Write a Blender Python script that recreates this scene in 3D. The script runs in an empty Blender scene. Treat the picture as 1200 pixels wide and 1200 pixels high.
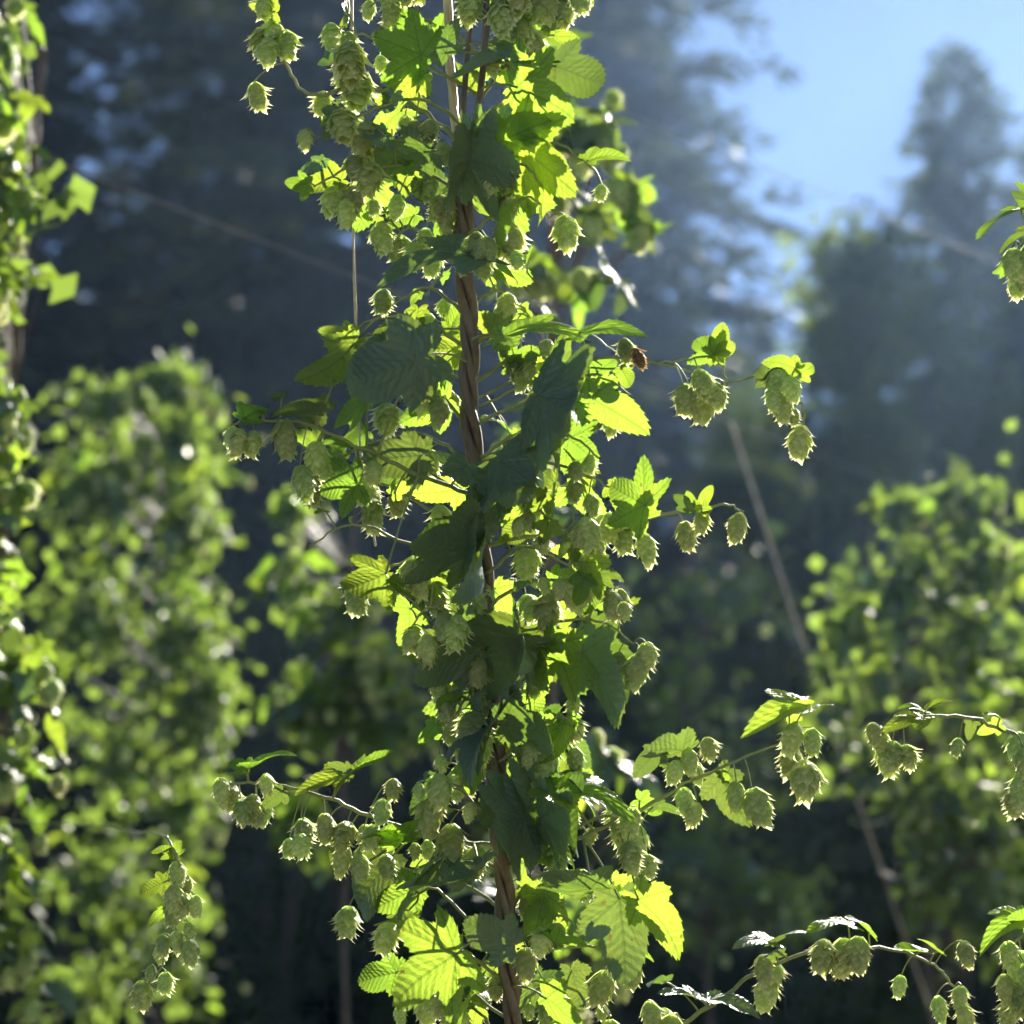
import bpy, math, random
import numpy as np
from mathutils import Vector, Matrix, Quaternion

# ------------------------------------------------------------------ camera, sky, sun, exposure
sc = bpy.context.scene
COL = sc.collection
R = math.radians
CAM = Vector((0.0, 0.0, 1.6))
PITCH = R(14.6)
FOV = R(28.0)
F = 600.0 / math.tan(FOV / 2)            # focal length in photograph pixels (1200 wide)
RIGHT = Vector((1, 0, 0))
FWD = Vector((0, math.cos(PITCH), math.sin(PITCH)))
UP = Vector((0, -math.sin(PITCH), math.cos(PITCH)))

cd = bpy.data.cameras.new("camera")
cam = bpy.data.objects.new("camera", cd)
COL.objects.link(cam)
cam.location = CAM
cam.rotation_euler = (math.pi / 2 + PITCH, 0, 0)
cd.sensor_width = 36
cd.angle = FOV
cd.clip_start = 0.05
cd.clip_end = 1000
cd.dof.use_dof = True
cd.dof.focus_distance = 2.0
cd.dof.aperture_fstop = 4.2
cd.dof.aperture_blades = 0
sc.camera = cam


def ray(x, y):
    return FWD + RIGHT * ((x - 600) / F) - UP * ((y - 600) / F)


def P(x, y, d=2.0):
    """photograph pixel and distance along the view axis -> world point"""
    return CAM + ray(x, y) * d


SUN = ray(1255, -75).normalized()
SUN_EL = math.asin(SUN.z)
SUN_AZ = math.atan2(SUN.x, SUN.y)

w = bpy.data.worlds.new("World")
sc.world = w
w.use_nodes = True
wn = w.node_tree
bg = wn.nodes["Background"]
sky = wn.nodes.new("ShaderNodeTexSky")
sky.sky_type = 'NISHITA'
sky.sun_disc = False
sky.sun_elevation = SUN_EL
sky.sun_rotation = SUN_AZ
sky.air_density = 0.40
sky.dust_density = 0.0
sky.ozone_density = 2.0
wn.links.new(sky.outputs[0], bg.inputs[0])
bg.inputs[1].default_value = 0.05

ld = bpy.data.lights.new("sun", 'SUN')
ld.energy = 5.0
ld.angle = R(0.53)
ld.color = (1.0, 0.93, 0.80)
lo = bpy.data.objects.new("sun", ld)
COL.objects.link(lo)
lo.rotation_euler = (-SUN).to_track_quat('-Z', 'Y').to_euler()
lo.location = (0, 0, 20)

sc.view_settings.view_transform = 'Standard'
sc.view_settings.look = 'None'
sc.view_settings.gamma = 1
sc.view_settings.exposure = 1.8
sc.view_settings.use_curve_mapping = False
cy = sc.cycles
cy.use_denoising = True
cy.max_bounces = 6
cy.diffuse_bounces = 3
cy.glossy_bounces = 2
cy.transmission_bounces = 6
cy.volume_bounces = 0
cy.use_adaptive_sampling = True
cy.adaptive_threshold = 0.02
cy.caustics_reflective = False
cy.caustics_refractive = False
cy.sample_clamp_indirect = 4

HAZE_DENSITY = 0.00076
HAZE_ANISO = 0.68
rng = random.Random(11)
U = rng.uniform


# ------------------------------------------------------------------ node helpers and materials
class NT:
    def __init__(s, name):
        s.m = bpy.data.materials.new(name)
        s.m.use_nodes = True
        s.t = s.m.node_tree
        s.t.nodes.clear()
        s.out = s.t.nodes.new("ShaderNodeOutputMaterial")

    def n(s, typ, **kw):
        nd = s.t.nodes.new("ShaderNode" + typ)
        for k, v in kw.items():
            setattr(nd, k, v)
        return nd

    def put(s, sock, v):
        if isinstance(v, bpy.types.NodeSocket):
            s.t.links.new(v, sock)
        elif v is not None:
            if sock.type == 'RGBA' and len(v) == 3:
                v = (*v, 1)
            sock.default_value = v

    def math(s, op, a, b=None, c=None, clamp=False):
        nd = s.n("Math", operation=op, use_clamp=clamp)
        s.put(nd.inputs[0], a)
        if b is not None: s.put(nd.inputs[1], b)
        if c is not None: s.put(nd.inputs[2], c)
        return nd.outputs[0]

    def mix(s, f, a, b, mode='MIX'):
        nd = s.n("Mix", data_type='RGBA', blend_type=mode)
        s.put(nd.inputs[0], f); s.put(nd.inputs[6], a); s.put(nd.inputs[7], b)
        return nd.outputs[2]

    def smooth(s, v, lo, hi, a=0.0, b=1.0):
        nd = s.n("MapRange", interpolation_type='SMOOTHSTEP')
        s.put(nd.inputs[0], v)
        nd.inputs[1].default_value = lo; nd.inputs[2].default_value = hi
        nd.inputs[3].default_value = a; nd.inputs[4].default_value = b
        return nd.outputs[0]

    def noise(s, vec, scale, detail=3, rough=0.5):
        nd = s.n("TexNoise")
        s.put(nd.inputs["Vector"], vec)
        nd.inputs["Scale"].default_value = scale
        nd.inputs["Detail"].default_value = detail
        nd.inputs["Roughness"].default_value = rough
        return nd.outputs["Fac"]

    def bump(s, h, strength, dist):
        nd = s.n("Bump")
        nd.inputs["Strength"].default_value = strength
        nd.inputs["Distance"].default_value = dist
        s.put(nd.inputs["Height"], h)
        return nd.outputs[0]

    def hsv(s, col, h=0.5, sat=1.0, v=1.0):
        nd = s.n("HueSaturation")
        s.put(nd.inputs["Hue"], h); s.put(nd.inputs["Saturation"], sat); s.put(nd.inputs["Value"], v)
        s.put(nd.inputs["Color"], col)
        return nd.outputs[0]

    def leafshader(s, base, trans, fac, rough=0.45, spec=0.5, normal=None):
        p = s.n("BsdfPrincipled")
        s.put(p.inputs["Base Color"], base)
        s.put(p.inputs["Roughness"], rough)
        p.inputs["Specular IOR Level"].default_value = spec
        t = s.n("BsdfTranslucent")
        s.put(t.inputs["Color"], trans)
        if normal is not None:
            s.put(p.inputs["Normal"], normal); s.put(t.inputs["Normal"], normal)
        mx = s.n("MixShader")
        s.put(mx.inputs[0], fac)
        s.t.links.new(p.outputs[0], mx.inputs[1]); s.t.links.new(t.outputs[0], mx.inputs[2])
        s.t.links.new(mx.outputs[0], s.out.inputs[0])
        return s.m

    def plain(s, base, rough=0.7, normal=None, spec=0.3):
        p = s.n("BsdfPrincipled")
        s.put(p.inputs["Base Color"], base)
        s.put(p.inputs["Roughness"], rough)
        p.inputs["Specular IOR Level"].default_value = spec
        if normal is not None: s.put(p.inputs["Normal"], normal)
        s.t.links.new(p.outputs[0], s.out.inputs[0])
        return s.m


def mat_leaf(name, base, trans, fac, spec, bstr=.28):
    s = NT(name)
    uv = s.n("UVMap").outputs[0]
    sep = s.n("SeparateXYZ"); s.t.links.new(uv, sep.inputs[0])
    u, v = sep.outputs[0], sep.outputs[1]
    av = s.math('ABSOLUTE', v)
    tcw = s.n("TexCoord").outputs["Object"]
    wob = s.math('MULTIPLY', s.math('SUBTRACT', s.noise(tcw, 4.5, 2), 0.5), 0.13)
    ph = s.math('MULTIPLY', s.math('ADD', s.math('SUBTRACT', u, s.math('MULTIPLY', av, 0.75)), wob), 8.5)
    fr = s.math('ABSOLUTE', s.math('SUBTRACT', s.math('FRACT', ph), 0.5))     # 0.5 on a side vein
    side = s.smooth(fr, 0.43, 0.5)
    main = s.smooth(av, 0.006, 0.024, 1.0, 0.0)
    vein = s.math('MAXIMUM', s.math('MULTIPLY', side, 0.75), main)
    oi = s.n("ObjectInfo").outputs["Random"]
    tc = s.n("TexCoord").outputs["Object"]
    net = s.n("TexVoronoi", feature='DISTANCE_TO_EDGE')
    s.t.links.new(tc, net.inputs["Vector"]); net.inputs["Scale"].default_value = 26
    netl = s.smooth(net.outputs["Distance"], 0.0, 0.10, 1.0, 0.0)
    blotch = s.noise(tc, 3.2, 4, 0.6)
    hue = s.math('ADD', s.math('MULTIPLY', oi, 0.035), 0.482)
    val = s.math('ADD', s.math('MULTIPLY', s.math('FRACT', s.math('MULTIPLY', oi, 7.31)), 0.5), 0.72)
    val2 = s.math('MULTIPLY', val, s.math('ADD', s.math('MULTIPLY', blotch, 0.55), 0.72))
    tcol = s.hsv(trans, hue, 1.0, val2)
    tcol = s.mix(s.math('MULTIPLY', vein, 0.45), tcol, (0.035, 0.075, 0.006))
    tcol = s.mix(s.math('MULTIPLY', netl, 0.22), tcol, (0.05, 0.11, 0.008))
    bcol = s.hsv(base, hue, 1.0, val2)
    bcol = s.mix(s.math('MULTIPLY', vein, 0.25), bcol, (0.16, 0.22, 0.08))
    shift = s.n('VectorMath', operation='ADD'); s.t.links.new(tc, shift.inputs[0]); s.t.links.new(s.math('MULTIPLY', oi, 40.0), shift.inputs[1])
    spot = s.math('MULTIPLY', s.smooth(s.noise(shift.outputs[0], 11.0, 2, .4), 0.665, 0.72), s.smooth(s.noise(shift.outputs[0], 1.6, 1), 0.42, 0.62))
    tcol = s.mix(s.math('MULTIPLY', spot, .8), tcol, (0.16, 0.09, 0.015)); bcol = s.mix(s.math('MULTIPLY', spot, .7), bcol, (0.13, 0.085, 0.035))
    yel = s.smooth(s.noise(shift.outputs[0], 2.2, 3), 0.52, 0.75)
    tcol = s.mix(s.math('MULTIPLY', yel, .16), tcol, (0.62, 0.56, 0.06))
    h = s.math('ADD', s.math('MULTIPLY', s.math('SUBTRACT', 0.5, fr), 1.6), s.math('MULTIPLY', netl, -0.12))
    nrm = s.bump(h, bstr, 0.0035)
    return s.leafshader(bcol, tcol, fac, 0.42, spec, nrm)


M = {}
M['young'] = mat_leaf("hop_leaf_young", (0.085, 0.15, 0.03), (0.34, 0.52, 0.045), 0.60, 0.35)
M['mature_shade'] = mat_leaf("hop_leaf_mature_shade", (0.125, 0.20, 0.145), (0.18, 0.28, 0.03), 0.40, 0.5, 0.30)  # darker leaf copy; shade from overlapping leaves is put into its colour


def mat_cone(name, base, trans, tipb, tipt, fac):
    s = NT(name)
    uv = s.n("UVMap").outputs[0]
    sep = s.n("SeparateXYZ"); s.t.links.new(uv, sep.inputs[0])
    t = s.smooth(sep.outputs[1], 0.45, 1.0)
    oi = s.n("ObjectInfo").outputs["Random"]
    tc = s.n("TexCoord").outputs["Object"]
    no = s.noise(tc, 9, 3)
    val = s.math('MULTIPLY', s.math('ADD', s.math('MULTIPLY', oi, 0.4), 0.8), s.math('ADD', s.math('MULTIPLY', no, 0.7), 0.65))
    hue = s.math('ADD', s.math('MULTIPLY', s.math('FRACT', s.math('MULTIPLY', oi, 5.7)), 0.025), 0.485)
    stri = s.math('SINE', s.math('MULTIPLY', sep.outputs[0], 22.0))
    nrm = s.bump(s.math('MULTIPLY', stri, 0.5), 0.3, 0.02)
    ripe = s.math('MULTIPLY', s.smooth(s.math('FRACT', s.math('MULTIPLY', oi, 13.7)), 0.55, 1.0), s.smooth(s.noise(tc, 5.0, 2), 0.48, 0.66))
    ripe = s.math('MULTIPLY', s.math('MULTIPLY', ripe, 0.65), s.smooth(sep.outputs[1], 0.2, 0.8))
    tipb = s.mix(ripe, tipb, (0.30, 0.20, 0.08)); tipt = s.mix(ripe, tipt, (0.55, 0.36, 0.13))
    b = s.hsv(s.mix(t, base, tipb), hue, 1.0, val)
    tr = s.hsv(s.mix(t, trans, tipt), hue, 1.0, val)
    return s.leafshader(b, tr, fac, 0.55, 0.35, nrm)


M['cone'] = mat_cone("hop_cone", (0.47, 0.57, 0.24), (0.66, 0.80, 0.25), (0.68, 0.68, 0.40), (0.98, 0.96, 0.58), 0.60)
M['cone_brown'] = mat_cone("hop_cone_dry", (0.20, 0.13, 0.06), (0.40, 0.22, 0.08), (0.32, 0.2, 0.1), (0.6, 0.38, 0.18), 0.45)


def mat_stem(name, c1, c2, scale=60):
    s = NT(name)
    tc = s.n("TexCoord").outputs["Object"]
    mp = s.n("Mapping"); s.t.links.new(tc, mp.inputs[0]); mp.inputs["Scale"].default_value = (1, 1, 0.15)
    no = s.noise(mp.outputs[0], scale * 3, 4, 0.6)
    no2 = s.noise(tc, scale * 0.25, 3)
    c = s.mix(s.smooth(s.math('MULTIPLY', s.math('ADD', no, no2), 0.5), 0.35, 0.65), c1, c2)
    return s.plain(c, 0.55, s.bump(no, 0.6, 0.002), 0.4)


M['stem'] = mat_stem("bine_stem", (0.075, 0.055, 0.040), (0.17, 0.13, 0.09))
M['shoot'] = mat_stem("side_shoot_stem", (0.16, 0.20, 0.06), (0.28, 0.30, 0.12))
M['twine'] = mat_stem("coir_twine", (0.42, 0.33, 0.22), (0.66, 0.56, 0.41), 120)
M['wire'] = NT("galvanised_wire").plain((0.20, 0.20, 0.20), 0.6)
M['bark'] = mat_stem("conifer_bark", (0.045, 0.035, 0.028), (0.10, 0.075, 0.055), 3)


def mat_crown(name, c1, c2, tr, fac, scale):
    s = NT(name)
    tc = s.n("TexCoord").outputs["Object"]
    no = s.noise(tc, scale, 3)
    b = s.mix(s.smooth(no, 0.3, 0.7), c1, c2)
    return s.leafshader(b, tr, fac, 0.6, 0.3)


M['needle'] = mat_crown("conifer_needles", (0.018, 0.034, 0.018), (0.042, 0.062, 0.026), (0.06, 0.08, 0.02), 0.25, 0.6)
M['needle2'] = mat_crown("cedar_sprays", (0.028, 0.050, 0.022), (0.055, 0.080, 0.030), (0.09, 0.12, 0.02), 0.3, 0.5)
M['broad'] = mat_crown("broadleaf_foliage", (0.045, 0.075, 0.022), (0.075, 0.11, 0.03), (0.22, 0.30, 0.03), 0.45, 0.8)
M['hopfill'] = mat_crown("hop_small_growth", (0.05, 0.09, 0.03), (0.09, 0.14, 0.05), (0.26, 0.39, 0.055), 0.48, 6.0)
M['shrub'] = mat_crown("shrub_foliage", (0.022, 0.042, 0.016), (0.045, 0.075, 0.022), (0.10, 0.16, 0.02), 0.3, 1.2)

s = NT("meadow_ground")
tc = s.n("TexCoord").outputs["Object"]
n1 = s.noise(tc, 0.35, 5, 0.6); n2 = s.noise(tc, 14, 4, 0.7)
c = s.mix(s.smooth(n1, 0.35, 0.65), (0.29, 0.265, 0.145), (0.37, 0.325, 0.20))  # unseen ground, made pale to bounce sun up onto the leaf fronts
c = s.mix(s.math('MULTIPLY', n2, 0.4), c, (0.19, 0.19, 0.09))
M['ground'] = s.plain(c, 0.9, s.bump(n2, 0.8, 0.05))


# ------------------------------------------------------------------ object helpers
def tag(o, label, cat, group=None, kind=None):
    if label: o['label'] = label
    if cat: o['category'] = cat
    if group: o['group'] = group
    if kind: o['kind'] = kind
    return o


def empty(name, loc, label, cat, group=None):
    o = bpy.data.objects.new(name, None)
    o.empty_display_size = 0.05
    o.location = loc
    COL.objects.link(o)
    return tag(o, label, cat, group)


def link(name, me, parent=None, world=None):
    o = bpy.data.objects.new(name, me)
    COL.objects.link(o)
    if parent is not None:
        o.parent = parent
        inv = Matrix.Translation(-Vector(ORG[parent.name]))
        o.matrix_local = inv @ (world if world is not None else Matrix.Identity(4))
    elif world is not None:
        o.matrix_world = world
    ORG[o.name] = tuple((world if world is not None else Matrix.Identity(4)).translation)
    return o


ORG = {}


def thing(name, loc, label, cat, group=None):
    o = empty(name, loc, label, cat, group)
    ORG[o.name] = tuple(loc)
    return o


class MB:
    def __init__(s):
        s.v = []; s.f = []

    def tube(s, pts, rad, n=6, cap=True):
        """tube along a polyline; rad a number or one per point"""
        pts = [Vector(p) for p in pts]
        if not hasattr(rad, '__len__'): rad = [rad] * len(pts)
        t0 = (pts[1] - pts[0]).normalized()
        a = t0.orthogonal().normalized()
        off = len(s.v)
        for i, p in enumerate(pts):
            if i == 0: t = pts[1] - pts[0]
            elif i == len(pts) - 1: t = pts[-1] - pts[-2]
            else: t = pts[i + 1] - pts[i - 1]
            t.normalize()
            a = (a - t * a.dot(t))
            if a.length < 1e-6: a = t.orthogonal()
            a.normalize()
            b = t.cross(a)
            for k in range(n):
                an = 2 * math.pi * k / n
                s.v.append(p + (a * math.cos(an) + b * math.sin(an)) * rad[i])
        for i in range(len(pts) - 1):
            for k in range(n):
                q = off + i * n
                s.f.append((q + k, q + (k + 1) % n, q + n + (k + 1) % n, q + n + k))
        if cap:
            s.f.append(tuple(off + k for k in reversed(range(n))))
            e = off + (len(pts) - 1) * n
            s.f.append(tuple(e + k for k in range(n)))

    def mesh(s, name, mat, origin=None, smooth=True):
        me = bpy.data.meshes.new(name)
        o = Vector(origin) if origin is not None else Vector((0, 0, 0))
        me.from_pydata([tuple(v - o) for v in s.v], [], s.f)
        me.materials.append(mat)
        if smooth:
            me.polygons.foreach_set('use_smooth', [True] * len(me.polygons))
        return me


def curve(pts, per=5):
    """Catmull-Rom through the points"""
    pts = [Vector(p) for p in pts]
    if len(pts) < 3: 
        return [pts[0].lerp(pts[-1], i / per) for i in range(per + 1)]
    q = [pts[0] * 2 - pts[1]] + pts + [pts[-1] * 2 - pts[-2]]
    out = []
    for i in range(1, len(q) - 2):
        for k in range(per):
            t = k / per
            a, b, c, d = q[i - 1], q[i], q[i + 1], q[i + 2]
            out.append(0.5 * ((2 * b) + (c - a) * t + (2 * a - 5 * b + 4 * c - d) * t * t + (3 * b - a - 3 * c + d) * t ** 3))
    out.append(pts[-1])
    return out


# ------------------------------------------------------------------ leaf and cone meshes (shared)
def leaf_mesh(kind, seed, mat):
    r = np.random.RandomState(seed)
    lob = {'five': [(0, 1.0, 35), (52, .86, 31), (-52, .86, 31), (104, .60, 30), (-104, .60, 30)],
           'three': [(0, 1.0, 39), (60, .76, 35), (-60, .76, 35), (118, .42, 34), (-118, .42, 34)],
           'simple': [(0, 1.0, 40), (70, .50, 50), (-70, .50, 50), (130, .36, 40), (-130, .36, 40)]}[kind]
    lob = [(R(a + r.uniform(-5, 5)), l * r.uniform(.9, 1.08) if a else l, R(d * r.uniform(.92, 1.1))) for a, l, d in lob]
    th = np.linspace(-math.pi * 0.985, math.pi * 0.985, 1400)
    rad = np.zeros_like(th)
    for a, l, d in lob:
        de = np.abs(th - a)
        rad = np.maximum(rad, l * np.exp(-(de / d) ** 1.38 * .82))
    rad = np.maximum(rad, .30 * np.cos(th / 2) ** .3)
    rad *= 1 - 0.55 * np.exp(-((np.pi - np.abs(th)) / .25) ** 2)
    px, py = rad * np.sin(th), rad * np.cos(th)
    sl = np.concatenate([[0], np.cumsum(np.hypot(np.diff(px), np.diff(py)))])
    nt = {'five': 46, 'three': 40, 'simple': 34}[kind]
    N = nt * 4
    ss = np.linspace(0, sl[-1], N + 1)
    ox, oy = np.interp(ss, sl, px), np.interp(ss, sl, py)
    half = ss / sl[-1]
    ph = np.where(half < .5, (np.arange(N + 1) % 4) / 4.0, ((-np.arange(N + 1)) % 4) / 4.0)
    tooth = .052 * np.where(ph > .7, 1.0, ph / .75 * .6) - .018
    rr = np.hypot(ox, oy)
    k = 1 + tooth / np.maximum(rr, .12) * r.uniform(.8, 1.2, N + 1)
    ox, oy = ox * k, oy * k
    rings = np.array([.10, .30, .52, .72, .88, 1.0])
    X = np.concatenate([[0], (rings[:, None] * ox).ravel()])
    Y = np.concatenate([[0], (rings[:, None] * oy).ravel()])
    RR = np.hypot(X, Y); TH = np.arctan2(X, Y)
    best = np.full(X.shape, 9.0); lu = np.zeros_like(X); lv = np.zeros_like(X)
    for a, l, d in lob:
        de = np.abs(TH - a)
        m = de < best
        best = np.where(m, de, best)
        lu = np.where(m, RR * np.cos(TH - a), lu)
        lv = np.where(m, RR * np.sin(TH - a), lv)
    droop = r.uniform(.10, .42); fold = r.uniform(-.05, .38); cup = r.uniform(-.15, .25)
    Z = -droop * Y * np.abs(Y) + fold * np.abs(X) * .7 - cup * RR ** 2 * .6
    Z += .22 * np.abs(lv) * np.exp(-RR)                                # each lobe folded along its vein
    Z += .006 * np.sin((lu - .75 * np.abs(lv)) * 8.5 * 2 * math.pi) * np.minimum(RR * 3, 1)
    fx, fy = r.uniform(3, 6, 2); p1, p2 = r.uniform(0, 6, 2)
    Z += .060 * np.sin(X * fx + p1) * np.sin(Y * fy + p2) * np.minimum(RR * 2, 1)
    Z += r.uniform(-.09, .09) * X * np.abs(X) * 2
    n1 = N + 1
    faces = [(0, 1 + i, 2 + i) for i in range(N)]
    for q in range(len(rings) - 1):
        b = 1 + q * n1
        for i in range(N):
            faces.append((b + i, b + n1 + i, b + n1 + i + 1, b + i + 1))
    me = bpy.data.meshes.new("leaf")
    me.from_pydata(np.stack([X, Y, Z], 1).tolist(), [], faces)
    uvl = me.uv_layers.new(name="UVMap")
    vi = np.zeros(len(me.loops), dtype=np.int32); me.loops.foreach_get('vertex_index', vi)
    uvl.data.foreach_set('uv', np.stack([lu[vi], lv[vi]], 1).astype(np.float32).ravel())
    me.polygons.foreach_set('use_smooth', [True] * len(me.polygons))
    me.materials.append(mat)
    return me


def cone_mesh(seed, mat, n=46, fat=.33, flare=1.0):
    """a hop cone one unit long, hanging down from the origin, of overlapping pointed bracts"""
    r = np.random.RandomState(seed)
    V, Fc, UV = [], [], []

    def prof(s):
        return fat * (math.sin(math.pi * min(1, max(0, s * .86 + .10))) ** .75)
    # core
    nb, ns = 8, 6
    off = 0
    for i in range(ns + 1):
        s_ = .04 + .86 * i / ns
        for k in range(nb):
            a = 2 * math.pi * k / nb
            V.append((prof(s_) * .66 * math.cos(a), prof(s_) * .66 * math.sin(a), -s_)); UV.append((0, .1))
    for i in range(ns):
        for k in range(nb):
            Fc.append((i * nb + k, i * nb + (k + 1) % nb, (i + 1) * nb + (k + 1) % nb, (i + 1) * nb + k))
    bend = r.uniform(-.10, .10)
    for j in range(n):
        s0 = .02 + .80 * (j / (n - 1)) ** 1.0
        a = j * 2.39996 + r.uniform(-.25, .25)
        ln = (.34 - .08 * s0) * r.uniform(.82, 1.18)
        wd = .165 * r.uniform(.85, 1.15) * (1 - .25 * s0)
        r0 = prof(s0) * .70
        out = r.uniform(.02, .12) * flare + (.05 if s0 < .2 else 0)
        ca, sa = math.cos(a), math.sin(a)
        b = len(V)
        for t, wf in ((0, .55), (.33, 1.0), (.68, .78), (.88, .36)):
            s1 = s0 + ln * t
            rr = max(r0, prof(min(s1, .95)) * (.94 if t > .2 else .7)) if s1 < .9 else prof(.9) * (1.0 - (s1 - .9) * 1.6)
            rr = max(rr, .05) + out * t * t
            for c_ in (-1, 0, 1):
                dr = -.045 * abs(c_) * wf
                x, y = rr + dr, c_ * wd * wf
                V.append((x * ca - y * sa, x * sa + y * ca, -s1)); UV.append((c_ * wf, t))
        s1 = s0 + ln * 1.08
        rr = (max(r0, prof(min(s1, .95)) * .94) if s1 < .9 else prof(.9) * (1 - (s1 - .9) * 1.6)) + out * 1.45
        V.append((rr * ca, rr * sa, -s1)); UV.append((0, 1))
        for q in range(3):
            for c_ in range(2):
                Fc.append((b + q * 3 + c_, b + q * 3 + c_ + 1, b + q * 3 + c_ + 4, b + q * 3 + c_ + 3))
        Fc += [(b + 9, b + 10, b + 12), (b + 10, b + 11, b + 12)]
    V = [(x + bend * z * z, y, z) for x, y, z in V]
    me = bpy.data.meshes.new("cone")
    me.from_pydata(V, [], Fc)
    uvl = me.uv_layers.new(name="UVMap")
    for l in me.loops: uvl.data[l.index].uv = UV[l.vertex_index]
    me.polygons.foreach_set('use_smooth', [True] * len(me.polygons))
    me.materials.append(mat)
    return me


LEAF = {}
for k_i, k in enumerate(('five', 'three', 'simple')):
    for q, mt in enumerate(('young', 'mature_shade')):
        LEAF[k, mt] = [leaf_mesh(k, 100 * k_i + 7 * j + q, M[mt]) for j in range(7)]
CONE = [cone_mesh(300 + j, M['cone'], n=40 + 4 * (j % 4), fat=.29 + .03 * (j % 3), flare=1.0 + .3 * (j % 4)) for j in range(9)]
CONE_B = [cone_mesh(390 + j, M['cone_brown'], n=30, fat=.30, flare=1.8) for j in range(2)]


def leaf_matrix(base, tip, normal, size, roll=0.0):
    y = (tip - base).normalized()
    z = normal - y * normal.dot(y)
    if z.length < 1e-4: z = y.orthogonal()
    z.normalize()
    z = Quaternion(y, roll) @ z
    x = y.cross(z)
    m = Matrix((x, y, z)).transposed().to_4x4()
    m.translation = base
    return m @ Matrix.Scale(size, 4)


def cone_matrix(top, length, lean=0.25):
    ax = Vector((U(-lean, lean), U(-lean, lean), 1)).normalized()
    q = Vector((0, 0, 1)).rotation_difference(ax)
    m = (q @ Quaternion((0, 0, 1), U(0, 6.28))).to_matrix().to_4x4()
    m.translation = top
    wf = U(.92, 1.12)
    return m @ Matrix.Diagonal((length * wf, length * wf, length, 1))


# ------------------------------------------------------------------ ground
S = 60.0
gv, gf = [], []
G = 48
for j in range(G + 1):
    for i in range(G + 1):
        x, y = -S + 2 * S * i / G, -S + 20 + 2 * S * j / G
        z = 0.06 * math.sin(x * .7 + 1) * math.cos(y * .55) + 0.03 * math.sin(x * 2.1) * math.sin(y * 1.7)
        gv.append((x, y, z - .05))
for j in range(G):
    for i in range(G):
        a = j * (G + 1) + i
        gf.append((a, a + 1, a + G + 2, a + G + 1))
me = bpy.data.meshes.new("ground"); me.from_pydata(gv, [], gf); me.materials.append(M['ground'])
me.polygons.foreach_set('use_smooth', [True] * len(me.polygons))
g = link("ground", me); g['kind'] = 'structure'


# ------------------------------------------------------------------ far trees
def quads_mesh(name, C, A, B, mat):
    """many small pointed leaf or needle sprays: centre C, half-length A, half-width B (numpy n x 3)"""
    n = len(C)
    V = np.empty((n, 4, 3)); V[:, 0] = C - A; V[:, 1] = C + B - A * .1; V[:, 2] = C + A; V[:, 3] = C - B - A * .1
    me = bpy.data.meshes.new(name)
    me.vertices.add(n * 4); me.vertices.foreach_set('co', V.astype(np.float32).ravel())
    me.loops.add(n * 4); me.loops.foreach_set('vertex_index', np.arange(n * 4, dtype=np.int32))
    me.polygons.add(n)
    me.polygons.foreach_set('loop_start', np.arange(0, n * 4, 4, dtype=np.int32))
    me.materials.append(mat)
    me.update(calc_edges=True)
    return me


def unit(a):
    return a / np.maximum(np.linalg.norm(a, axis=-1, keepdims=True), 1e-6)


def stand(px, top_y, d):
    """foot on the ground and height of a tree whose stem crosses pixel column px in mid picture"""
    b = P(px, 400, d); b.z = 0
    q = ray(px, top_y)
    return b, CAM.z + q.z / q.y * b.y


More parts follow.
